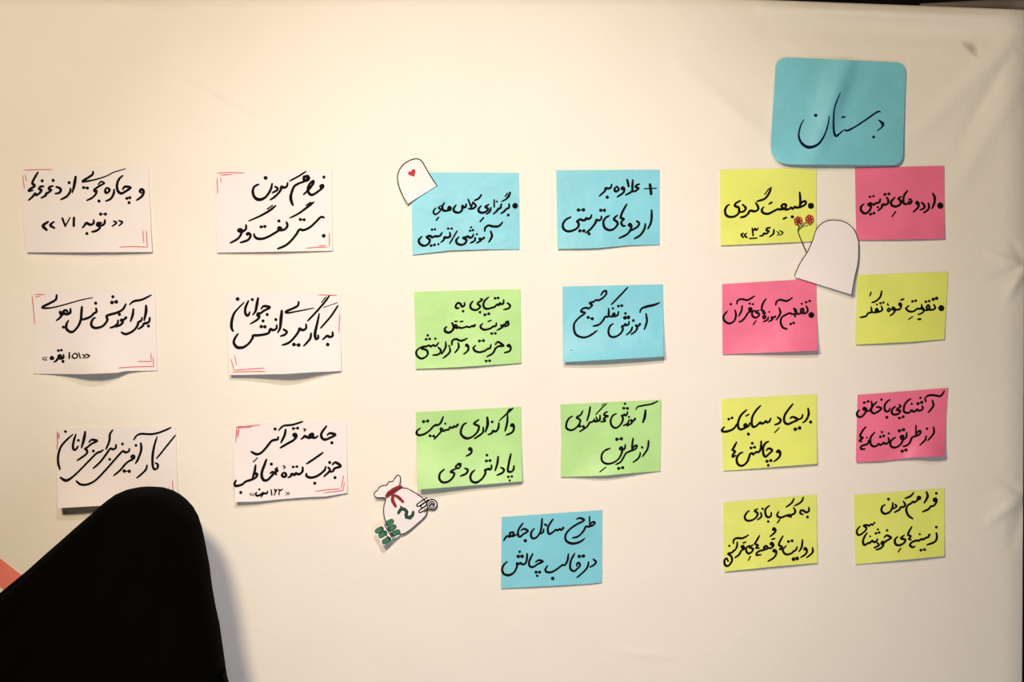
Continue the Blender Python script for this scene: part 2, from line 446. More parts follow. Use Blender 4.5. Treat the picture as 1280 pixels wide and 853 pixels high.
note([(69, 536), (219.6, 532.6), (222.8, 627), (72.4, 635.6)], 'white',
     'white card at the foot of the leftmost column, partly hidden by the black veil', (60, 525), Z1, 19, '''
w16 1132,138 1050,240 965,345; 970,150,14 945,230,18 930,320,20 930,400 945,440 972,428 976,398 955,385; 880,405 865,450 790,518
825,210,22 828,270,20 800,350 778,388; w17 762,178 790,140 830,125 920,128 1000,110 1092,70; . 782,228
752,345 740,330 752,318 768,330 755,350 720,368 690,392 640,450 585,495; w26 678,456 722,458
722,258 720,278 692,290 665,280 640,302 580,370 500,460 420,540 350,575 290,575 252,545; . 662,215; . 548,352
605,222 602,250 578,263 552,258 520,302 460,380 402,432; 575,92 550,130 545,190 515,262
490,268 465,285 430,300 350,380 240,490 165,540,24 112,515,22
365,200 388,178 436,188 385,215 350,245 330,258 345,272 340,305 260,362; . 403,278; 330,108,24 320,170,24 298,248
268,235 242,268 222,250 228,190 248,130; . 270,183; 222,130,14 160,185 115,240 92,310 90,380 105,440; . 155,105
r 80,105 84,200 80,270; r 100,115 102,170; r 90,112 90,170; r 1107,540 1110,610 1115,652; r 1072,600 1075,612''',
     bumps=[(0.1, 0.5, 12, 2.5)], seed=5)

note([(290.2, 529.6), (433.4, 527.2), (434.2, 616.5), (293.8, 628)], 'white',
     'white card at the foot of the second column, holding three lines of writing', (270, 520), Z1, 21, '''
990,172 1012,155 1060,170 1005,200 965,212 938,190 940,150 982,92; . 1030,240
905,180 882,196 852,190 832,172 856,160 862,180 832,196 805,188 788,180 775,195 758,206; w14 780,118 795,122 783,140
712,190 695,182 690,165 708,165 714,188 685,220 640,245 572,285; w22 688,114 726,110; 618,125,24 610,172 578,238; w17 558,130 600,90 680,80 770,52
552,190 548,210 518,216 490,228 440,290 400,330 360,342 315,320; . 525,118

w20 950,328 880,378 805,428
1035,435 1062,415 1108,448 1055,468 1040,492 1018,500; 998,460 1012,488 960,540; . 1058,550; . 1010,415
975,455 960,490 900,535 845,550 805,537 805,515; . 878,600
770,458 768,495 740,520 708,512 700,526 672,518 665,538 642,548; w20 685,456 720,452; 600,505 586,525 600,543 622,535 618,512 600,506; w14 598,445 612,456 602,470
w22 545,462 530,478 545,490 515,512 485,546 455,572 425,572 408,545 408,500 430,440 448,390; 482,512 505,500 535,522; . 492,430
352,440 342,500 325,550; 325,548 345,515 366,522 352,550 310,570 265,585 230,612 180,624 165,605 178,575; w15 368,375 332,410; . 220,683

w7 620,680 635,692 618,705; w7 638,680 653,692 636,705; w14 592,652 572,664 556,655; w14 562,658 560,702; w15 520,655 530,672 540,655; w15 540,655 518,705; w15 490,660 496,706
w17 458,672 452,690 428,690 415,700 400,722; w17 420,680 395,702 368,712 352,698 360,682; . 385,654,18; w7 318,685 302,698 320,712; w7 338,688 325,700 340,712
r 178,100 280,92 392,82; r 185,106 250,106 322,98; r 182,110 178,175 175,240; r 205,110 198,182; r 192,120 190,200; r 1135,530 1112,650; r 1142,590 1130,665 960,685; r 1100,650 990,658 880,672''',
     bumps=[(0.0, 0.35, 5, 3), (0.7, 0.35, 2.5)], bow={2: [(0.2, 0, 2.2), (0.35, 0, 1.2), (0.55, 0, 1.0), (0.8, 0, 1.5)]}, seed=6)

# ---- middle two columns
note([(514.4, 215.6), (648.4, 216), (649.2, 311.8), (515.4, 318.8)], 'blue',
     'blue note at the top of the third column, heart cut-out over its corner', (505, 205), Z2, 23, '''
. 1185,447,56; w28 1132,305 1112,350 1085,378,18 1040,402,16; w20 1102,312 1080,348
1120,428 1120,466 1090,482 1070,505 1035,530; . 1112,545; 1038,428 1030,468 1005,480 990,502 952,535; . 990,402,22; 962,385 962,460
928,468 915,508 880,535; 905,432 868,458 898,480 875,508 835,522 800,508 795,480 822,448; w26 848,575 812,615
825,328 800,365 752,390; 745,415 765,450 738,475 690,478; 735,408 715,470; 685,380 712,450
662,428 660,455 640,462 622,448 622,478 605,510 570,520 535,505 530,475 555,438
w28 470,480 482,458 498,478 475,492; 498,492 440,500 415,490 410,450 430,415; w18 392,446 370,466 392,490 366,522 334,538 314,516 322,490 342,470; w24 368,570 345,600

@0,512 925,208 938,260 905,322; 862,205 865,172 900,145 950,155 1010,152 1050,112
. 850,278,28; 855,272 832,292 805,285 818,305 775,332; 757,275 755,305 710,332; . 778,238,22; 740,240 728,266 702,276 680,262 655,272 632,278 665,300 652,335 610,352 565,335 558,300 585,268
. 715,165,22; w22 705,202 735,195; 565,205 490,335
490,222 490,262 460,275 432,270 425,295 395,325; w22 470,178 510,178; 405,222 388,250 360,262 330,260 302,272 275,256 242,268 275,300 260,340 215,362 170,340 158,300 190,262
w22 298,190 330,186; . 366,345,24; w26 288,360 325,352''',
     bumps=[(0.4, 0.4, 2.0, 6)], bow={2: [(0.3, 0, -2.0), (0.65, 0, -3.2)]}, seed=7)

note([(695.2, 213), (824.2, 212.2), (824, 306), (697, 311.5)], 'blue',
     'blue note topping the fourth column, its writing led by a plus sign', (685, 205), Z2, 23, '''
w36 1088,220 1100,320; w15 1028,265 1155,260; 975,215 946,226 936,245 965,262 932,288 900,296; 905,172 900,230 895,290 830,330; w30 845,172 860,238
800,272 783,265 795,250 812,266 805,305 740,352; 735,238 713,262 712,286 735,292 754,270 738,242; 678,220 672,250 642,263 615,258 605,290 548,342; . 632,355,34

1105,495 1106,560 1096,630 1066,692; 1038,640 1030,690 985,760 920,798; 945,610 970,630 955,670 880,715; 882,668 860,655 872,640 890,672 850,745 760,792
840,430 798,505 775,572 808,588 782,622 795,658 822,662; 740,548 702,588 735,618 740,650 700,695 650,706 605,680 590,625 610,580 652,552
570,560 566,590 540,602 515,598 505,630 460,690 402,738; w30 562,495 602,495; . 438,745,32
464,545 452,576 428,586 405,580 398,598 370,602 345,592 325,602 310,612 325,632 325,665 290,700 220,720 170,697 158,650 185,600 242,566; w32 325,492 378,490; w30 340,714 382,714''',
     bumps=[(0.3, 0.5, 2)], bow={2: [(0.3, 0, -0.8), (0.6, 0, 1.0)]}, seed=8)

note([(517.4, 365), (650.6, 361.6), (651.2, 454), (519.2, 461.6)], 'green',
     'green note second down the third column, three full lines of writing', (510, 362), Z2, 21, '''
1060,145 1088,170 1075,200 1022,215; 1020,112 1018,145 1000,158 980,146 970,168 950,160 925,186 890,196 855,206 822,202 803,165 820,118 862,82; w24 928,94 962,90; w26 820,270 862,260
775,100 792,112 742,148 768,178 755,205 720,220 675,205 665,165 692,125; . 768,243; 602,142 602,172 575,182 558,152 528,146 508,180 520,202 545,196; . 588,232

1040,350 1066,342 1070,378 1040,392 1020,378 1055,362; 1010,378 992,385 1008,402 950,435; 942,358 936,390 905,396 880,415 820,430 780,412 775,385 798,365; w22 855,342 885,330; w24 892,470 932,468
. 710,384,26; w19 718,376 702,396 680,388 665,402 640,400 625,396 600,406 560,412 545,402 530,412 505,406 490,390 508,378 522,398 485,412; w24 470,358 488,400 470,442 435,460 400,450 392,418 412,398; w22 500,342 525,340; w22 558,344 585,340

1078,612 1058,600 1080,592 1096,628 1080,660 1030,675; 932,588 960,560 1018,600 970,606 935,628 905,680 842,718; w24 832,764 872,760; 885,590 876,625 845,636 820,655 765,670 715,656 698,622 722,598; w26 762,550 805,546
640,610 618,600 625,588 642,608 640,650 595,690; 535,570 540,620 500,675; 468,592 472,548 510,530 570,548 630,522; 445,622 445,670 375,735; . 440,602,22; 402,562 400,620 358,690; 322,620 350,650 330,690 268,702
325,568 308,594 285,602 268,594 245,608 222,598 195,608 150,614 140,628 200,650 207,700 150,738 100,712 88,665 122,622; . 292,525,24; . 210,490; w24 192,532 232,528''',
     bumps=[(0.5, 0.5, 2.5)], bow={3: [(0.3, 1.0, 0)], 2: [(0.6, 0, 0.6)]}, seed=9)

note([(703, 358.4), (828.6, 355.6), (829.6, 446), (703.6, 453)], 'blue',
     'blue note second down the fourth column, with one slanting line of writing', (690, 355), Z2, 21, '''
1003,320 1012,400 985,485; 938,305 955,265 1020,240,26 1090,225,24 1148,200,18; . 937,432,28; 944,425 922,450 895,442 908,470 890,505 845,540; 857,460 840,505 795,545; . 868,392,30
822,402 816,432 795,442 780,428 765,452 745,455 755,490 720,540 660,568 615,552 602,500 620,450 652,425; . 783,315; w34 778,362 815,358
w20 808,38 740,110 632,222; 708,298 702,330 670,346 648,330 662,315 668,340 630,350 602,345; 605,265 602,345 568,352 545,390 500,435 440,452; w26 708,238 745,232; . 650,262,24
522,120 545,85 575,75 577,110 540,152 495,176 472,172 440,192 400,205 428,228 392,262 365,255 325,268 310,295 352,312 290,360 240,420 235,490 260,545 330,572 400,555 480,500; w28 385,358 430,372; . 205,707,12''',
     bumps=[(0.8, 0.7, 6.5, 2.5), (0.2, 0.4, 3.5)], seed=10)

note([(519.6, 515.6), (651.2, 508.8), (652.4, 602), (522, 612.4)], 'green',
     'green note third down the third column, lifted along its lower edge', (510, 505), Z2, 22, '''
1122,240 1098,235 1110,218 1130,240 1115,300 1048,335; 1062,115,17 1058,200 1035,290; 1118,48,22 1060,100,22 972,182,16; w34 1090,58 1068,82; 968,205 964,258 938,295 905,290 895,312 855,330; . 898,193
845,145,26 850,220,27 825,300; 802,252 795,310 710,372; 755,170 705,212 755,240 740,300 680,355 620,368,25 570,332,22 565,280 590,225 622,205
. 527,226,26; w20 538,215 515,245 488,240 476,258 448,250 436,274 402,280 385,290 360,292 335,318 278,380; 372,270 348,262 350,290; . 398,212,22; 375,140 350,200 320,226 290,228 262,250 225,290 170,325 115,335 92,312 100,285 130,262; w28 165,190 210,184; w26 235,342 275,346

678,492 650,490 660,472 678,492 670,530 622,558

1130,662 1126,700 1100,726 1065,715 1075,640 1097,535; w22 1068,780 1108,776; . 1085,818,22; 990,680 1022,700 1010,735 950,762; 962,565,24 952,640 930,712
890,655 888,690 870,702 855,692 842,704 822,705 825,742 790,800 730,840,25 680,825 665,782 680,738 712,708; . 842,548; w26 835,610 875,606; 608,690 638,705 620,745 560,772
w20 528,640 560,640 552,678 518,688 512,662 545,652; 515,688 455,725 492,740 480,785 430,830 370,838 335,800 342,742 388,698''',
     bumps=[(0.05, 0.4, 8, 2.5), (0.8, 0.5, 4.5, 3)], seed=11)

note([(700.2, 506), (826.6, 500), (825.2, 589.2), (700.8, 596.8)], 'green',
     'green note third down the fourth column, below the slanting blue one', (690, 500), Z2, 20, '''
w26 997,112 990,180 970,240; w17 895,105 915,75 980,60 1060,45 1128,15; . 884,206,26; 892,198 868,226 840,216 852,245 800,280; 820,215 808,252 762,276; . 820,183,22
805,128 800,156 785,168 770,156 755,172 745,168 757,205 735,260 685,300 640,280 625,220 650,168 685,150; . 778,42; w26 765,90 805,92; 590,128 565,140 558,165 596,175 552,200 568,226 522,235
w15 585,38 530,90 465,160; w14 555,40 530,65; 512,165 508,218 470,230 448,222 425,238 402,242 370,290 295,340; 470,185 485,222 455,232 452,205; 408,75 395,150 372,225
328,118 305,162 262,188 300,215 290,260 250,305 200,325 155,302 155,250 180,200 217,175; w28 295,280 335,286

1030,435 1020,520 965,605; 942,565 925,620 865,668; . 962,508; 865,410 856,480 852,535; 850,532 885,490 905,492 890,525 830,550 790,570 760,620 730,665 680,690; w28 710,732 755,724
782,478 776,520 748,536 722,522 738,505 752,530 735,590 700,640 640,676 580,682 535,652 530,590 560,545 618,518; w30 692,422 740,416; w18 574,720 510,770''',
     bumps=[(0.5, 0.35, 4.5, 4)], bow={2: [(0.3, 0, 0.4), (0.55, 0, 1.4)], 3: [(0.5, 1.2, 0)]}, seed=12)

note([(627.2, 646.8), (752.8, 638), (752.2, 728.2), (626.2, 736)], 'blue',
     'blue note alone at the bottom between the third and fourth columns', (615, 635), Z2, 21, '''
1040,95 1042,185; 1040,185 1070,155 1096,158 1080,185 1030,202 1000,202 975,250 920,305 862,322; 905,120 940,110 982,135 900,180 830,230 785,290 790,350 840,380,24 900,378,24 955,355 990,325,14
. 757,218,26; 767,210 742,236 720,228 700,242 680,236 650,260 612,280 595,250 602,198 652,120; w28 565,178 580,188; 552,228 545,262 520,278; 535,118 525,220 510,272 470,320 430,325 415,292 425,252 452,222
310,245 340,225 382,250 330,285 300,310 278,290 285,230 330,165; . 355,352,34; 265,285 235,300 200,302 190,272 222,262 228,288 185,310 162,302 140,325 125,352

1080,550 1108,575 1095,605 1045,635; 1030,580 1015,640 960,700 905,745; 905,622 908,595 930,590 936,620 900,660 870,676 835,648 840,570 882,488; w32 930,520 975,516
815,495 806,560 780,610 750,612 700,650 640,685 590,688 568,662 592,620; . 648,755,36; 465,580 500,560 542,575 490,600 440,632 405,625 395,580 434,490; w28 470,688 508,688; . 482,728
375,490 370,560 350,600 318,602 302,588 285,602 265,592 265,630 235,690 180,720,25 125,705 108,652 130,605 162,576; . 295,470; w32 280,520 322,518''',
     bumps=[(0.5, 0.6, 1.5)], bow={2: [(0.1, 0, 1.0), (0.4, 0, 0.8)]}, seed=13)

# ---- right-hand group
note([(900, 212.4), (1020.4, 212.4), (1020.2, 301.8), (900.6, 307)], 'yellow',
     'yellow note under the big blue heading, beside the drawn red flowers', (890, 205), Z2, 23, '''
. 1055,447,60; 935,302 942,380 936,445; 930,450 965,405 998,402 992,435 940,460 900,466 882,458 862,478 842,466 820,482 790,486 758,472 742,450 762,430 790,440 775,475 735,486 700,484 655,506 600,532 550,525 530,492 552,460; . 857,565,32; w28 762,586 792,572; w26 610,426 640,410
630,252 610,310 565,370 480,400; w18 608,262 562,326; 468,418 490,455 490,488 455,506 422,500 400,502 385,530 350,560 305,570; 328,435 360,470 340,505 302,515; 302,392 255,420 245,448 285,468 286,520 250,556 195,566 150,545 140,492 160,450 185,435

w20 660,700 655,745 615,778; w20 620,680 590,685 580,708 605,718 582,744 552,742 542,762 510,770; w22 430,688 438,764; w17 432,700 446,708 458,692 462,690 468,705 482,702 490,684; w20 402,796 478,792; w13 722,712 757,735 722,764; w13 693,722 716,742 694,764; w20 335,740 312,755 335,785; w20 370,740 348,762 372,785''',
     bumps=[(0.5, 0.6, 1.5)], bow={0: [(0.35, 0, -0.9), (0.7, 0, -1.9)]}, seed=14)

note([(1068.6, 210.2), (1180.2, 207.3), (1180.8, 298.6), (1070.4, 300.4)], 'pink',
     'deep pink note topping the rightmost column, under the big blue heading', (1055, 205), Z2, 23, '''
. 1027,445,62; 945,315 966,352 965,410 940,475; 900,420 906,460 890,495 850,520; 830,412 858,445 850,475 812,490; 787,428 768,420 780,405 796,430 785,470 740,512; w18 688,384 704,374 723,400 706,426 688,418 690,402 704,404; 690,424 650,428 632,402 640,340 677,285
608,350 580,370 606,398 595,435 550,455 510,440 503,402 545,355; w22 552,508 512,562; 455,358 471,385 468,420 440,436 412,432 400,465 362,500; w26 435,325 480,320
386,375 378,408 345,418 325,430 300,432 282,420 258,432 286,456 270,500 225,530 185,502 183,455 212,428; w22 275,352 315,344; w26 282,536 320,526; . 360,462,24''',
     bumps=[(0.6, 0.6, 2.5)], seed=15)

note([(902.6, 355.4), (1020, 348.4), (1022, 438.4), (903.2, 443.2)], 'pink',
     'bright pink note under the yellow one, second in the fifth column', (890, 345), Z2, 20, '''
. 1060,418,58; 1005,325 1021,358 1012,390 985,400 955,388 948,358 970,350 974,385 940,402 905,405 885,372 872,345; 892,400 886,436; w15 872,345 896,360 906,388; w15 903,408 880,422 888,440; 885,405 855,408 832,398 800,408 770,425 740,450 733,500 755,550 800,568; w22 1002,282 1042,268; . 958,298,22; w24 840,514 872,502
715,342 729,400 685,470; 680,312 690,275 730,255 800,268 856,232; . 670,436,24; 680,428 658,446 635,440 642,466 605,490; 602,440 590,470 548,490; . 610,385,20; 562,415 545,435 555,455 573,440 560,416
577,245 545,290 530,345 532,368 555,378 545,400 572,396; 500,368 465,385 502,405 490,436 458,446 430,425 430,388 458,365; w20 470,480 440,520; 418,372 395,365 400,345 420,350 418,375 385,395 355,440 320,480 288,492; w20 400,296 438,302
322,320 315,370 286,430; 265,300 275,262 320,248 380,258 454,216; 245,368 256,420 235,482 185,508 135,482 122,432 162,378; . 200,302''',
     bumps=[(0.9, 0.6, 6.5, 3)], seed=16)

note([(1071.6, 344.4), (1185.2, 340), (1180.4, 424.2), (1069.2, 431)], 'yellow',
     'mustard yellow note second down the rightmost column, with blank lower half', (1055, 335), Z2, 20, '''
. 1038,430,60; 958,393 973,430 945,446 902,446 880,422 898,396 912,428 885,452 850,452; 848,448 824,438 838,424 852,455 835,480 792,498; w30 952,336 988,325; w24 872,362 910,354; 828,392 826,420 802,438 778,436 750,460 710,468 675,452 663,430 692,404; w24 730,358 765,350; w28 790,550 815,546; w18 732,520 688,551
608,405 588,398 592,378 610,392 600,435 575,446 545,446 515,442 522,422 542,440 532,480 492,510; w26 608,342 635,334; 477,428 464,450 478,463 494,448 478,430; w14 470,376 462,392 480,400
398,408 408,448 382,466 350,470 338,448 352,436 362,468 320,476 292,472; 290,420 292,474 258,482 235,515 172,530; 402,248 386,310 340,355 298,370; w16 290,258 282,285 272,300; w22 388,378 420,370; . 352,392,20''',
     bumps=[(0.5, 0.6, 2.5)], bow={2: [(0.4, 0, 0.8)]}, seed=17)

note([(901.8, 499), (1020.8, 493.4), (1021.4, 580), (903.8, 589)], 'yellow',
     'yellow note third down the fifth column, below the bright pink one', (890, 490), Z2, 23, '''
. 1052,322,32; 1025,178 1031,240 1005,300 970,330; 967,245 956,278 920,298; 835,285 860,268 915,296 860,325 810,345 775,325 770,270 800,210 863,130; w32 888,400 935,386; 700,272 732,300 715,335 670,352; w20 717,385 670,435
627,285 612,316 590,326 572,314 555,332 530,338 512,328 490,350 450,375 425,352 430,270 470,200 517,148; . 388,452,32; 402,335 392,362 362,378 345,358 360,345 370,372 330,396 300,400 280,377 280,320 310,250 370,192; w24 362,258 392,242; 264,345 235,390 175,420 125,425 106,407 132,375; w24 178,292 215,278

717,648 692,642 708,626 728,650 715,700 660,745; 580,625 605,605 642,625 605,665 575,692 550,670 545,600 570,550 602,530; w28 585,742 628,734; . 600,785,28; 525,528 522,600 502,640 475,644 460,652 440,668 425,656 405,666 395,700 370,755 320,790 275,770 263,712 290,665 327,645; . 430,550; w26 415,600 455,592
262,538 235,590 220,618 245,640 225,668 222,694 252,680''',
     bumps=[(0.8, 0.6, 2.5)], seed=18)

note([(1072, 494), (1185.2, 485.2), (1180.6, 570.8), (1069.8, 578)], 'pink',
     'dusky pink note third down the rightmost column, its right corner curling', (1055, 480), Z2, 21, '''
942,178 953,235 898,308; w24 872,188 864,155; 866,155 900,125 960,122 1030,130 1070,78; 832,238 842,262 818,284 795,286 778,274 760,292 738,296 720,282 700,306 665,310 638,290 645,230 675,185 712,160; . 815,150,24; w28 788,212 830,198; . 722,215,22
590,225 605,242 562,275 600,290 575,322 530,328 508,302 520,265 548,242; w26 590,366 632,352; 487,262 482,286 455,296 435,280 435,230 455,195 490,170; . 458,358,30; 345,248 375,250 398,268 350,305 310,314 290,285 305,240 352,192; 292,188 300,240 270,286 238,290
228,285 205,272 215,255 240,275 225,312 190,350 150,350 138,312 165,278; w24 215,202 258,188; . 400,168,26

955,462 956,530 893,606; 877,558 865,600 808,656; . 885,480,26; 768,445 766,545; 765,545 795,505 817,510 800,545 742,565 722,580 700,630 665,660 628,668; w28 620,720 662,706; 670,522 664,570 638,590 612,586 606,560 632,558 628,600 600,650 550,680 505,670 493,627 520,590 548,573; w30 590,502 635,490
472,578 482,608 460,636 438,640 422,628 402,648 385,652 368,642 348,662 315,668 285,642 284,575 327,518; . 478,530,22; . 405,515,24; w24 388,566 425,556; 262,605 256,636 225,652 190,662 178,685 190,698 222,695; . 245,575,18; 235,458 195,505 172,560 200,578 165,605 188,618''',
     bumps=[(0.85, 0.25, 8, 3.5), (0.2, 0.4, 2)], bow={2: [(0.3, 0, -1.5), (0.7, 0, 0.8)], 1: [(0.4, -0.6, 0)]}, seed=19)

note([(904, 628.8), (1020.8, 618.4), (1021.6, 704), (905.4, 715)], 'yellow',
     'yellow note at the foot of the fifth column, crowded with writing', (890, 615), Z2, 21, '''
1032,168 1034,205 1005,220 975,202 948,200 942,230 970,242; . 1018,270,28; 975,60 950,110 882,150; 874,72 850,120 792,163; 870,172 887,200 882,230 850,245 820,262 800,252 770,264 730,276 700,262 696,240 712,213; w28 822,246 842,268; w22 724,296 698,332; 632,222 628,260 595,272 573,245 570,190 612,148; . 600,318,26; 520,225 527,265 484,300; . 540,182,26; 487,183 455,203 487,230 470,275 420,306 370,306 348,270 370,225 397,203

677,410 650,408 660,388 678,410 665,440 620,477

1072,598 1071,650 1008,705; 1002,622 983,615 995,600 1012,625 1000,665 948,700; 965,513 957,590 928,637; 907,588 897,620 870,636 850,656 800,670 765,650 758,612 792,578; w26 815,532 855,524; w34 870,720 908,712; 757,473 725,530 714,568 745,588 722,612 742,616
677,643 653,634 665,620 687,645 665,700 598,742; 637,572 622,556 640,545 656,575 630,600 602,602 575,612 553,595 578,578 590,602 550,622 520,628 480,650 478,676 520,672; w24 640,508 668,500; 507,468 475,525 458,555 490,572 470,598 502,602; 437,568 400,592 437,610 425,640 395,660 368,640 366,602 397,573; w20 410,690 388,732
322,605 312,585 332,578 342,608 310,632 290,670 243,705; w22 332,546 360,538; 270,538 265,590 233,637; 228,552 235,510 270,495 330,495 387,463; 228,625 215,648 172,662 205,690 212,740 175,790 140,782 133,735 155,712 172,742; . 185,578,24''',
     bumps=[(0.5, 0.6, 2.0)], bow={2: [(0.5, 0, -0.6)]}, seed=20)

note([(1067.4, 619.4), (1180.6, 611), (1180.4, 695.2), (1069.4, 706)], 'yellow',
     'yellow note at the foot of the rightmost column', (1055, 607), Z2, 22, '''
. 985,85,28; 985,165 962,168 958,148 978,142 987,172 960,215 925,226 900,255 840,282; 880,72,24 892,120,26 855,188; w34 790,125 808,128 804,146 785,145; 790,155 752,180 732,176 712,195 680,215 663,260 685,320 732,355; 742,78 710,115 652,140; 635,173 652,203 636,230 602,236 590,260 538,288; 545,205 561,225 528,250
520,188 516,240 480,290 430,302 400,272 408,228 437,208; . 475,148,30

985,508 991,560 965,605 886,635; . 985,447,28; . 908,532,26; 917,523 902,550 872,562 850,576 820,576 800,590 760,592 720,612 703,640 735,662 757,650; . 808,522,22; w26 820,692 860,686; 722,443 690,500 684,528 712,545 692,572 714,580; 642,533 608,565 652,580 640,615 590,640 550,627 543,582 572,548; w20 607,670 578,712
430,557 455,535 502,560 452,592 435,608 410,602 400,622 420,636 390,672 343,687; 352,612 372,640 320,667; . 460,480,26; 357,573 347,596 322,606 300,592 280,612 255,618 215,637 203,592 222,542 247,508; . 362,470,22; w24 340,512 375,504; . 280,545,20
w20 328,393 308,420 288,416 268,432 250,424 210,430 240,456 220,492 165,530 138,512 143,472 172,438''',
     bumps=[(0.7, 0.5, 3.0)], seed=21)

# ---- big rounded heading
def round_outline():
    out = []
    cs = [((963.6+4, 71.6), (969.0, 90), (987.0, 71.7)), ((1133, 78), (1119, 77.9), (1132.2, 93)),
          ((1128, 207), (1128.6, 192), (1112.5, 206.6)), ((962.5, 205.4), (988.5, 205.6), (963.4, 180))]
    for c, a, b in cs:
        for i in range(9):
            t = i/8
            out.append(((1-t)**2*a[0]+2*t*(1-t)*c[0]+t*t*b[0], (1-t)**2*a[1]+2*t*(1-t)*c[1]+t*t*b[1]))
    return out
def heading_crease(u, v):
    uc = 0.57-0.24*v; d = u-uc
    w = 0.11 if d < 0 else 0.06
    return 10.0*math.exp(-(d/w)**2)*math.exp(-((v-0.35)/0.5)**2) + 1.6*math.exp(-((u-uc-0.22)/0.07)**2)*(1-v)
note([(965.5, 71.4), (1133, 78), (1128, 206.8), (962, 205.2)], 'blue',
     'big rounded blue heading card with one large navy word, highest on the wall', (950, 65), 6.5641, 14, '''
972,558,9 990,572,16 1006,588,22 1006,608,16 985,630,11 960,646,8; . 932,698,22
988,492,12 962,492,15 880,548,14 790,608,13 720,645,16 692,640,10 662,662,12 630,688,18 610,668,16 603,580,13 610,470,11 632,400,10 660,332,6
w20 674,536 695,532; 568,528,8 555,610,11 520,700,14 470,762,20 400,782,22 345,752,18 318,690,13 332,610,11 362,552,8; . 457,520,26''',
     bumps=[(0.5, 0.7, 5.5, 2.5)], seed=22, over=2.2, base=1.0, wave=0.6, extra=heading_crease, outline=round_outline(), inkm='navy', group='', name='heading_card')

# ---- coral strip at the lower left, mostly behind the veil
note([(-60, 652), (90, 768), (82, 794), (-60, 690)], 'coral',
     'coral red paper strip slanting out from behind the black veil', (0, 0), 1, 1, '', wave=0.2, seed=23, group='', name='paper_strip')
NOTES[-1]['category'] = 'paper'

# ------------------------------------------------------------------ drawn and cut-out decorations
def loc(pts, org, s): return [(org[0]+x/s, org[1]+y/s) for x, y in pts]
def flat(sh, pts, z, bm=None):
    own = bm or bmesh.new()
    f = own.faces.new([own.verts.new((x, y, 0)) for x, y in pts]); bmesh.ops.triangulate(own, faces=[f])
    for v in own.verts: v.co = P(v.co.x, v.co.y, sh.lift(v.co.x, v.co.y)+z)
    return own
def lines(sh, strokes, m, name, parent, z=0.00085, chisel=False):
    bm = bmesh.new()
    for pts, w in strokes: add_stroke(bm, sh, [(x, y, w) for x, y in pts], z=z, chisel=chisel, taper=0.8)
    return finish(bm, name, m, parent, recalc=False)
def smooth_outline(pts, n=4): return [(x, y) for x, y, _ in catmull([(x, y, 0) for x, y in pts], n)]

# small plain arch with a red heart, over the corner of the blue note
o1 = (485, 190); k1 = 11.373
arch = smooth_outline(loc([(275, 740), (200, 600), (145, 450), (140, 320), (200, 200), (300, 125), (400, 98), (475, 125), (530, 215), (600, 335), (695, 480)], o1, k1))
shA = Sheet([(495, 196), (549, 196), (549, 257), (495, 257)], [(0.2, 0.4, 2.5)], 2.6, 0.3, 31)
cut = paper('paper_cutout', arch, shA, M['white'], 3)
tag(cut, 'small white arch cut-out with one red heart, over a blue note corner', 'cutout')
lines(shA, [(arch, 1.25)], M['ink'], 'outline', cut)
for cx, cy in ((345, 300),):
    h = []
    for i in range(24):
        t = i*math.tau/24; x = 16*math.sin(t)**3; y = -(13*math.cos(t)-5*math.cos(2*t)-2*math.cos(3*t)-math.cos(4*t))
        a = math.radians(-32); h.append((x*math.cos(a)-y*math.sin(a), x*math.sin(a)+y*math.cos(a)))
    bm = flat(shA, loc([(cx+3.6*x, cy+3.6*y) for x, y in h], o1, k1), 0.0009)
    finish(bm, 'heart', M['red'], cut, recalc=False)

# larger plain arch with a sprig of two drawn red flowers
o2 = (970, 260); k2 = 7.108
arch2 = smooth_outline(loc([(160, 612), (215, 490), (280, 390), (325, 290), (360, 190), (420, 130), (500, 108), (610, 125), (690, 190), (730, 290), (734, 400), (728, 490), (700, 620), (672, 770)], o2, k2))
shB = Sheet([(990, 274), (1074, 274), (1074, 370), (990, 370)], [(0.8, 0.6, 4.5, 3), (0.2, 0.4, 1.5)], 3.2, 0.4, 33)
cut2 = paper('paper_cutout', arch2, shB, M['white'], 3.5)
tag(cut2, 'large plain white arch cut-out between the yellow and pink notes', 'cutout')
lines(shB, [(arch2, 1.0)], M['ink'], 'outline', cut2)
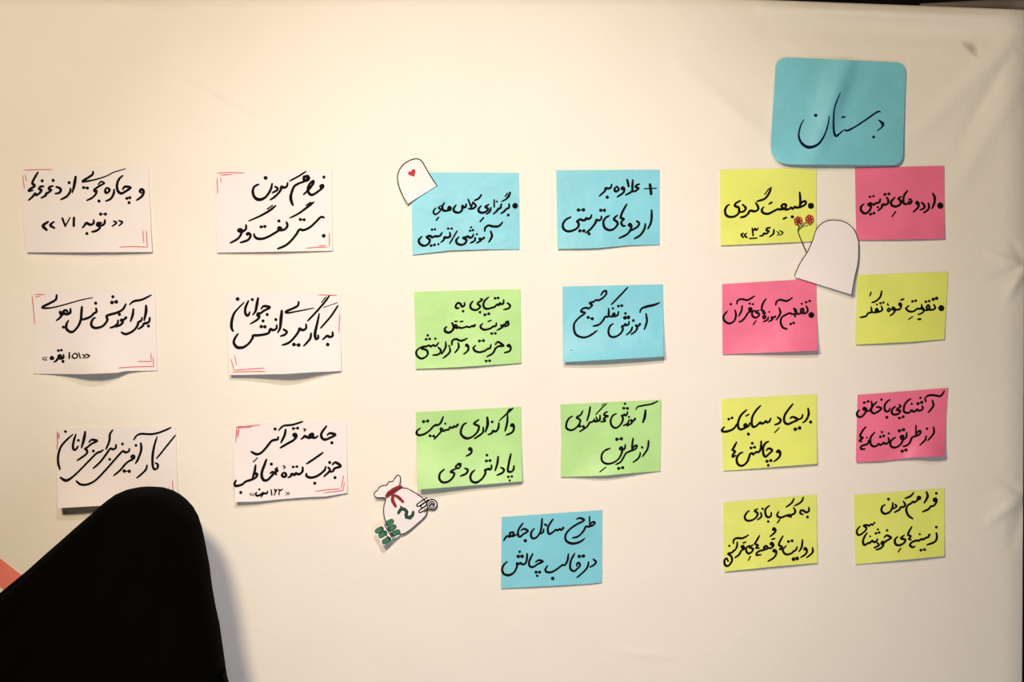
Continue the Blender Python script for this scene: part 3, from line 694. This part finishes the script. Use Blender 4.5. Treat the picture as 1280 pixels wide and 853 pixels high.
# sprig
shC = Sheet([(990, 265), (1020, 265), (1020, 320), (990, 320)], [], 3.0, 0.2, 35)
bm = bmesh.new()
add_stroke(bm, shC, [(x, y, 1.15) for x, y in loc([(280, 420), (235, 315), (195, 215)], o2, k2)], z=0.001, chisel=False)
stem = finish(bm, 'flower_sprig', M['ink'], recalc=False)
tag(stem, 'two small red flowers on a thin dark stem left of the large cut-out', 'flower')
lines(shC, [(loc([(195, 215), (200, 180), (205, 160)], o2, k2), 1.7), (loc([(195, 210), (230, 160), (275, 120)], o2, k2), 1.1), (loc([(200, 200), (240, 165), (300, 150), (325, 140)], o2, k2), 0.6)], M['leaf'], 'stem', stem)
for cx, cy, m, c2 in ((198, 118, 'darkred', 'red'), (298, 102, 'red', 'darkred')):
    bm = bmesh.new()
    for p in range(6):
        a = p*math.tau/6+0.3
        lp = [(cx+22*math.cos(a)+16*math.cos(a+q*math.tau/8)*0.9, cy+24*math.sin(a)+17*math.sin(a+q*math.tau/8)*0.9, 0) for q in range(9)]
        add_stroke(bm, shC, [(x, y, 1.35) for x, y in loc([(x, y) for x, y, _ in lp], o2, k2)], z=0.0011, chisel=False)
    fl = finish(bm, 'flower', M['red'], stem, recalc=False)
    bm = bmesh.new(); (x, y), = loc([(cx, cy)], o2, k2); add_disc(bm, shC, x, y, 1.3 if m == 'darkred' else 2.6, 0.0013, 10)
    finish(bm, 'flower_centre', M[m], fl, recalc=False)

# money bag cut-out
o3 = (455, 590); k3 = 8.1238
L3 = lambda pts: loc(pts, o3, k3)
neck = [(215, 262), (150, 264), (112, 252), (104, 218), (135, 190), (160, 155), (200, 140), (235, 135), (250, 105), (290, 98), (310, 72), (335, 38), (362, 42), (370, 80), (362, 130)]
body = [(385, 165), (440, 172), (520, 215), (590, 265), (640, 330), (640, 400), (620, 455), (540, 530), (450, 605), (390, 632), (350, 630), (300, 600), (230, 520), (205, 450), (200, 370), (215, 300), (228, 262)]
shM = Sheet([(466, 592), (548, 592), (548, 692), (466, 692)], [(0.1, 0.35, 6, 3), (0.0, 0.3, 3, 0.5)], 3.0, 0.4, 37)
outl = smooth_outline(L3(neck), 3)[:-1]+L3([(395, 158)])+smooth_outline(L3([(440, 170), (520, 212), (585, 262), (630, 258), (660, 278), (690, 276), (735, 300), (748, 340), (735, 375), (690, 392), (655, 385), (640, 410), (620, 460), (540, 532), (450, 606), (395, 632), (368, 630), (350, 655), (255, 705), (205, 750), (170, 725), (155, 690), (98, 605), (135, 570), (220, 515), (203, 440), (200, 370), (216, 300)]), 2)
bag = paper('money_bag_cutout', outl, shM, M['white'], 3)
tag(bag, 'white money bag cut-out with red ribbon, green banknotes and coins', 'cutout')
lines(shM, [(L3(neck), 1.15), (L3(body), 1.15)], M['ink'], 'outline', bag)
bm = flat(shM, L3([(215, 245), (235, 205), (290, 165), (370, 130), (398, 160), (350, 190), (290, 235), (225, 272)]), 0.0011)
rib = finish(bm, 'ribbon', M['darkred'], bag, recalc=False)
lines(shM, [(L3([(295, 245), (290, 290), (320, 350)]), 4.6), (L3([(310, 240), (350, 260), (395, 305)]), 4.2)], M['darkred'], 'ribbon_tail', bag, z=0.0011)
lines(shM, [(L3([(225, 235), (300, 190), (385, 150)]), 0.5), (L3([(228, 250), (300, 210), (388, 160)]), 0.5)], M['ink'], 'ribbon_fold', bag, z=0.0013)
lines(shM, [(L3([(350, 420), (372, 385), (405, 380), (432, 405), (428, 445), (455, 465), (490, 445), (500, 410)]), 4.3), (L3([(375, 355), (390, 380)]), 3.2), (L3([(425, 465), (470, 474)]), 3.6)], M['darkgreen'], 'dollar_sign', bag, z=0.0011)
# banknote bundles: six rolls, three each side of the white band
for a, b in (((135, 605), (175, 580)), ((170, 650), (212, 622)), ((205, 712), (250, 685)), ((240, 525), (280, 505)), ((262, 580), (305, 560)), ((292, 635), (345, 612))):
    r = lines(shM, [(L3([a, b]), 8.4)], M['darkgreen'], 'banknote_roll', bag, z=0.0010)
    lines(shM, [(L3([a, b]), 6.2)], M['bill'], 'banknote_face', r, z=0.0012)
lines(shM, [(L3([(175, 560), (215, 625), (265, 700)]), 1.1), (L3([(205, 535), (250, 610), (300, 690)]), 1.2), (L3([(222, 528), (268, 605), (312, 672)]), 1.1)], M['ink'], 'band_line', bag, z=0.0013)
cc = [(690+52*math.cos(i*math.tau/20), 333+52*math.sin(i*math.tau/20)) for i in range(21)]
c2 = [(688+30*math.cos(i*math.tau/14), 335+32*math.sin(i*math.tau/14)) for i in range(15)]
lines(shM, [(L3(cc), 1.6), (L3(c2), 1.3), (L3([(672, 345), (685, 325), (705, 330)]), 2.2), (L3([(690, 345), (708, 342)]), 1.4)], M['ink'], 'coin', bag)
lines(shM, [(L3([(640, 262), (540, 330), (560, 350), (650, 285)]), 1.5), (L3([(630, 305), (575, 350), (600, 365), (635, 335)]), 1.5), (L3([(625, 350), (560, 395), (575, 415), (640, 372)]), 1.5), (L3([(650, 385), (610, 410)]), 1.5)], M['ink'], 'coin_stack', bag)

# ------------------------------------------------------------------ the person under the black veil
YP = -0.245                                   # axis of the body in front of the wall
KP = S*(D+YP)/D                              # metres per pixel at that distance
def PX(px): return (px-640)*KP
def PZ(py): return ZC-(py-426.5)*KP
# silhouette: row, left, right, depth radius (m), fold height
SIL = [(610.3, 176, 183, .012, 0), (611.2, 166, 193, .035, 0), (613.5, 156, 204, .058, 0), (617.5, 147, 213, .078, 0), (623, 139.5, 221.5, .092, 0),
       (630, 131, 229.5, .104, 0), (639, 121, 237.5, .114, 0), (650, 108, 244.0, .121, .1), (662, 94, 248.0, .126, .2), (674, 80.5, 250.8, .129, .3),
       (690, 62, 254.2, .132, .4), (712.6, 36.5, 258.8, .136, .6), (742.4, 0, 262.8, .140, .8), (765, -30, 267, .144, 1), (785, -58, 271.5, .150, 1), (812, -82, 275.2, .156, 1),
       (852.8, -100, 281, .162, 1), (920, -108, 292, .168, 1.1), (1050, -112, 306, .175, 1.2), (1300, -116, 322, .19, 1.5), (1550, -122, 336, .21, 1.9), (1672, -126, 342, .215, 2.0)]
person = link(bpy.data.objects.new('person', None)); person.location = (PX(150), YP, 0)
tag(person, 'person seen from behind, head and shoulders wrapped in a long black veil', 'person')
bpy.context.view_layer.update()
def attach(o, par=None):
    o.parent = par or person
    if par is None: o.matrix_parent_inverse = person.matrix_world.inverted()
NR = 64; bm = bmesh.new(); rings = []
rows = []
for a, b in zip(SIL, SIL[1:]):
    n = 2 if b[0]-a[0] < 60 else 5
    for k in range(n):
        t = k/n; rows.append(tuple(a[j]+(b[j]-a[j])*t for j in range(5)))
rows.append(SIL[-1])
for (py, xl, xr, dep, fo) in rows:
    z = max(0.012, PZ(py)); cx = (PX(xl)+PX(xr))/2; rx = (PX(xr)-PX(xl))/2; rr = []
    hx = PX(182); body = min(1, max(0, (py-650)/160))
    for i in range(NR):
        a = i*math.tau/NR; ca, sa = math.cos(a), math.sin(a)
        e = 0.85
        x = cx+rx*math.copysign(abs(ca)**e, ca)
        # the cloth is deepest where the head and back are, thin out over the shoulder
        k = math.exp(-((x-hx)/(0.19))**2)
        y = dep*(k*(1-body*0.35)+body*0.35+(1-k)*0.45)*math.copysign(abs(sa)**e, sa)
        f = fo*(0.006*math.sin(7*a+py*0.004)+0.004*math.sin(13*a+1.3+py*0.006))
        if abs(ca) < 0.93: y += f*1.2*(1 if sa > 0 else 1)
        rr.append(bm.verts.new((x, YP+y, z)))
    rings.append(rr)
capv = bm.verts.new((PX(179.5), YP, PZ(610.1)))
def hole(py, i):       # opening for the face, on the side turned to the wall
    a = (i+0.5)*math.tau/NR
    return 640 < py < 770 and abs(a-math.pi/2) < 0.0
for i in range(NR): bm.faces.new((capv, rings[0][i], rings[0][(i+1) % NR]))
for r, (a, b) in enumerate(zip(rings, rings[1:])):
    for i in range(NR):
        if hole(rows[r][0], i): continue
        bm.faces.new((a[i], a[(i+1) % NR], b[(i+1) % NR], b[i]))
ch = finish(bm, 'veil', M['chador'], smooth=True); attach(ch)

# the body under the veil: one continuous skinned figure, feet showing below the hem
def body_mesh():
    hx = PX(185); zt = PZ(612)-0.012
    J = {'pelvis': ((hx-.03, YP, .88), .12), 'waist': ((hx-.03, YP, 1.03), .105), 'chest': ((hx-.03, YP-.005, 1.19), .115), 'neck': ((hx-.01, YP, zt-.24), .048),
         'jaw': ((hx, YP+.008, zt-.17), .062), 'head': ((hx, YP, zt-.095), .082), 'crown': ((hx, YP-.005, zt-.045), .06)}
    for s, n in ((-1, 'l'), (1, 'r')):
        J.update({'sh'+n: ((hx-.03+s*.13, YP, 1.27-.02*abs(s)), .045), 'el'+n: ((hx-.03+s*.145, YP+.01, 1.03), .036), 'wr'+n: ((hx-.03+s*.10, YP+.08, .88), .026), 'ha'+n: ((hx-.03+s*.085, YP+.095, .82), .024),
                  'hip'+n: ((hx-.03+s*.08, YP, .82), .085), 'kn'+n: ((hx-.03+s*.085, YP+.01, .47), .055), 'an'+n: ((hx-.03+s*.09, YP-.01, .09), .036), 'to'+n: ((hx-.03+s*.10, YP+.15, .045), .03)})
    E = [('pelvis', 'waist'), ('waist', 'chest'), ('chest', 'neck'), ('neck', 'jaw'), ('jaw', 'head'), ('head', 'crown')]
    for n in 'lr': E += [('chest', 'sh'+n), ('sh'+n, 'el'+n), ('el'+n, 'wr'+n), ('wr'+n, 'ha'+n), ('pelvis', 'hip'+n), ('hip'+n, 'kn'+n), ('kn'+n, 'an'+n), ('an'+n, 'to'+n)]
    ks = list(J); me = bpy.data.meshes.new('body')
    me.from_pydata([J[k][0] for k in ks], [(ks.index(a), ks.index(b)) for a, b in E], [])
    o = link(bpy.data.objects.new('body', me)); sk = o.modifiers.new('skin', 'SKIN')
    for i, k in enumerate(ks):
        sv = me.skin_vertices[0].data[i]; sv.radius = (J[k][1], J[k][1]); sv.use_root = (k == 'pelvis')
    o.modifiers.new('sub', 'SUBSURF').levels = 1; o.modifiers['sub'].render_levels = 1
    me.materials.append(M['chador']); attach(o); return o
body_mesh()
for s in (-1, 1):
    bm = bmesh.new(); bmesh.ops.create_uvsphere(bm, u_segments=14, v_segments=8, radius=1)
    for v in bm.verts:
        v.co.x *= 0.042*(1-0.15*v.co.y); v.co.y *= 0.12; v.co.z = max(-0.45, v.co.z)*0.05
        v.co += Vector((PX(185)-.03+s*.10, YP+.06, .0235))
    attach(finish(bm, 'shoe', M['shoe'], smooth=True))
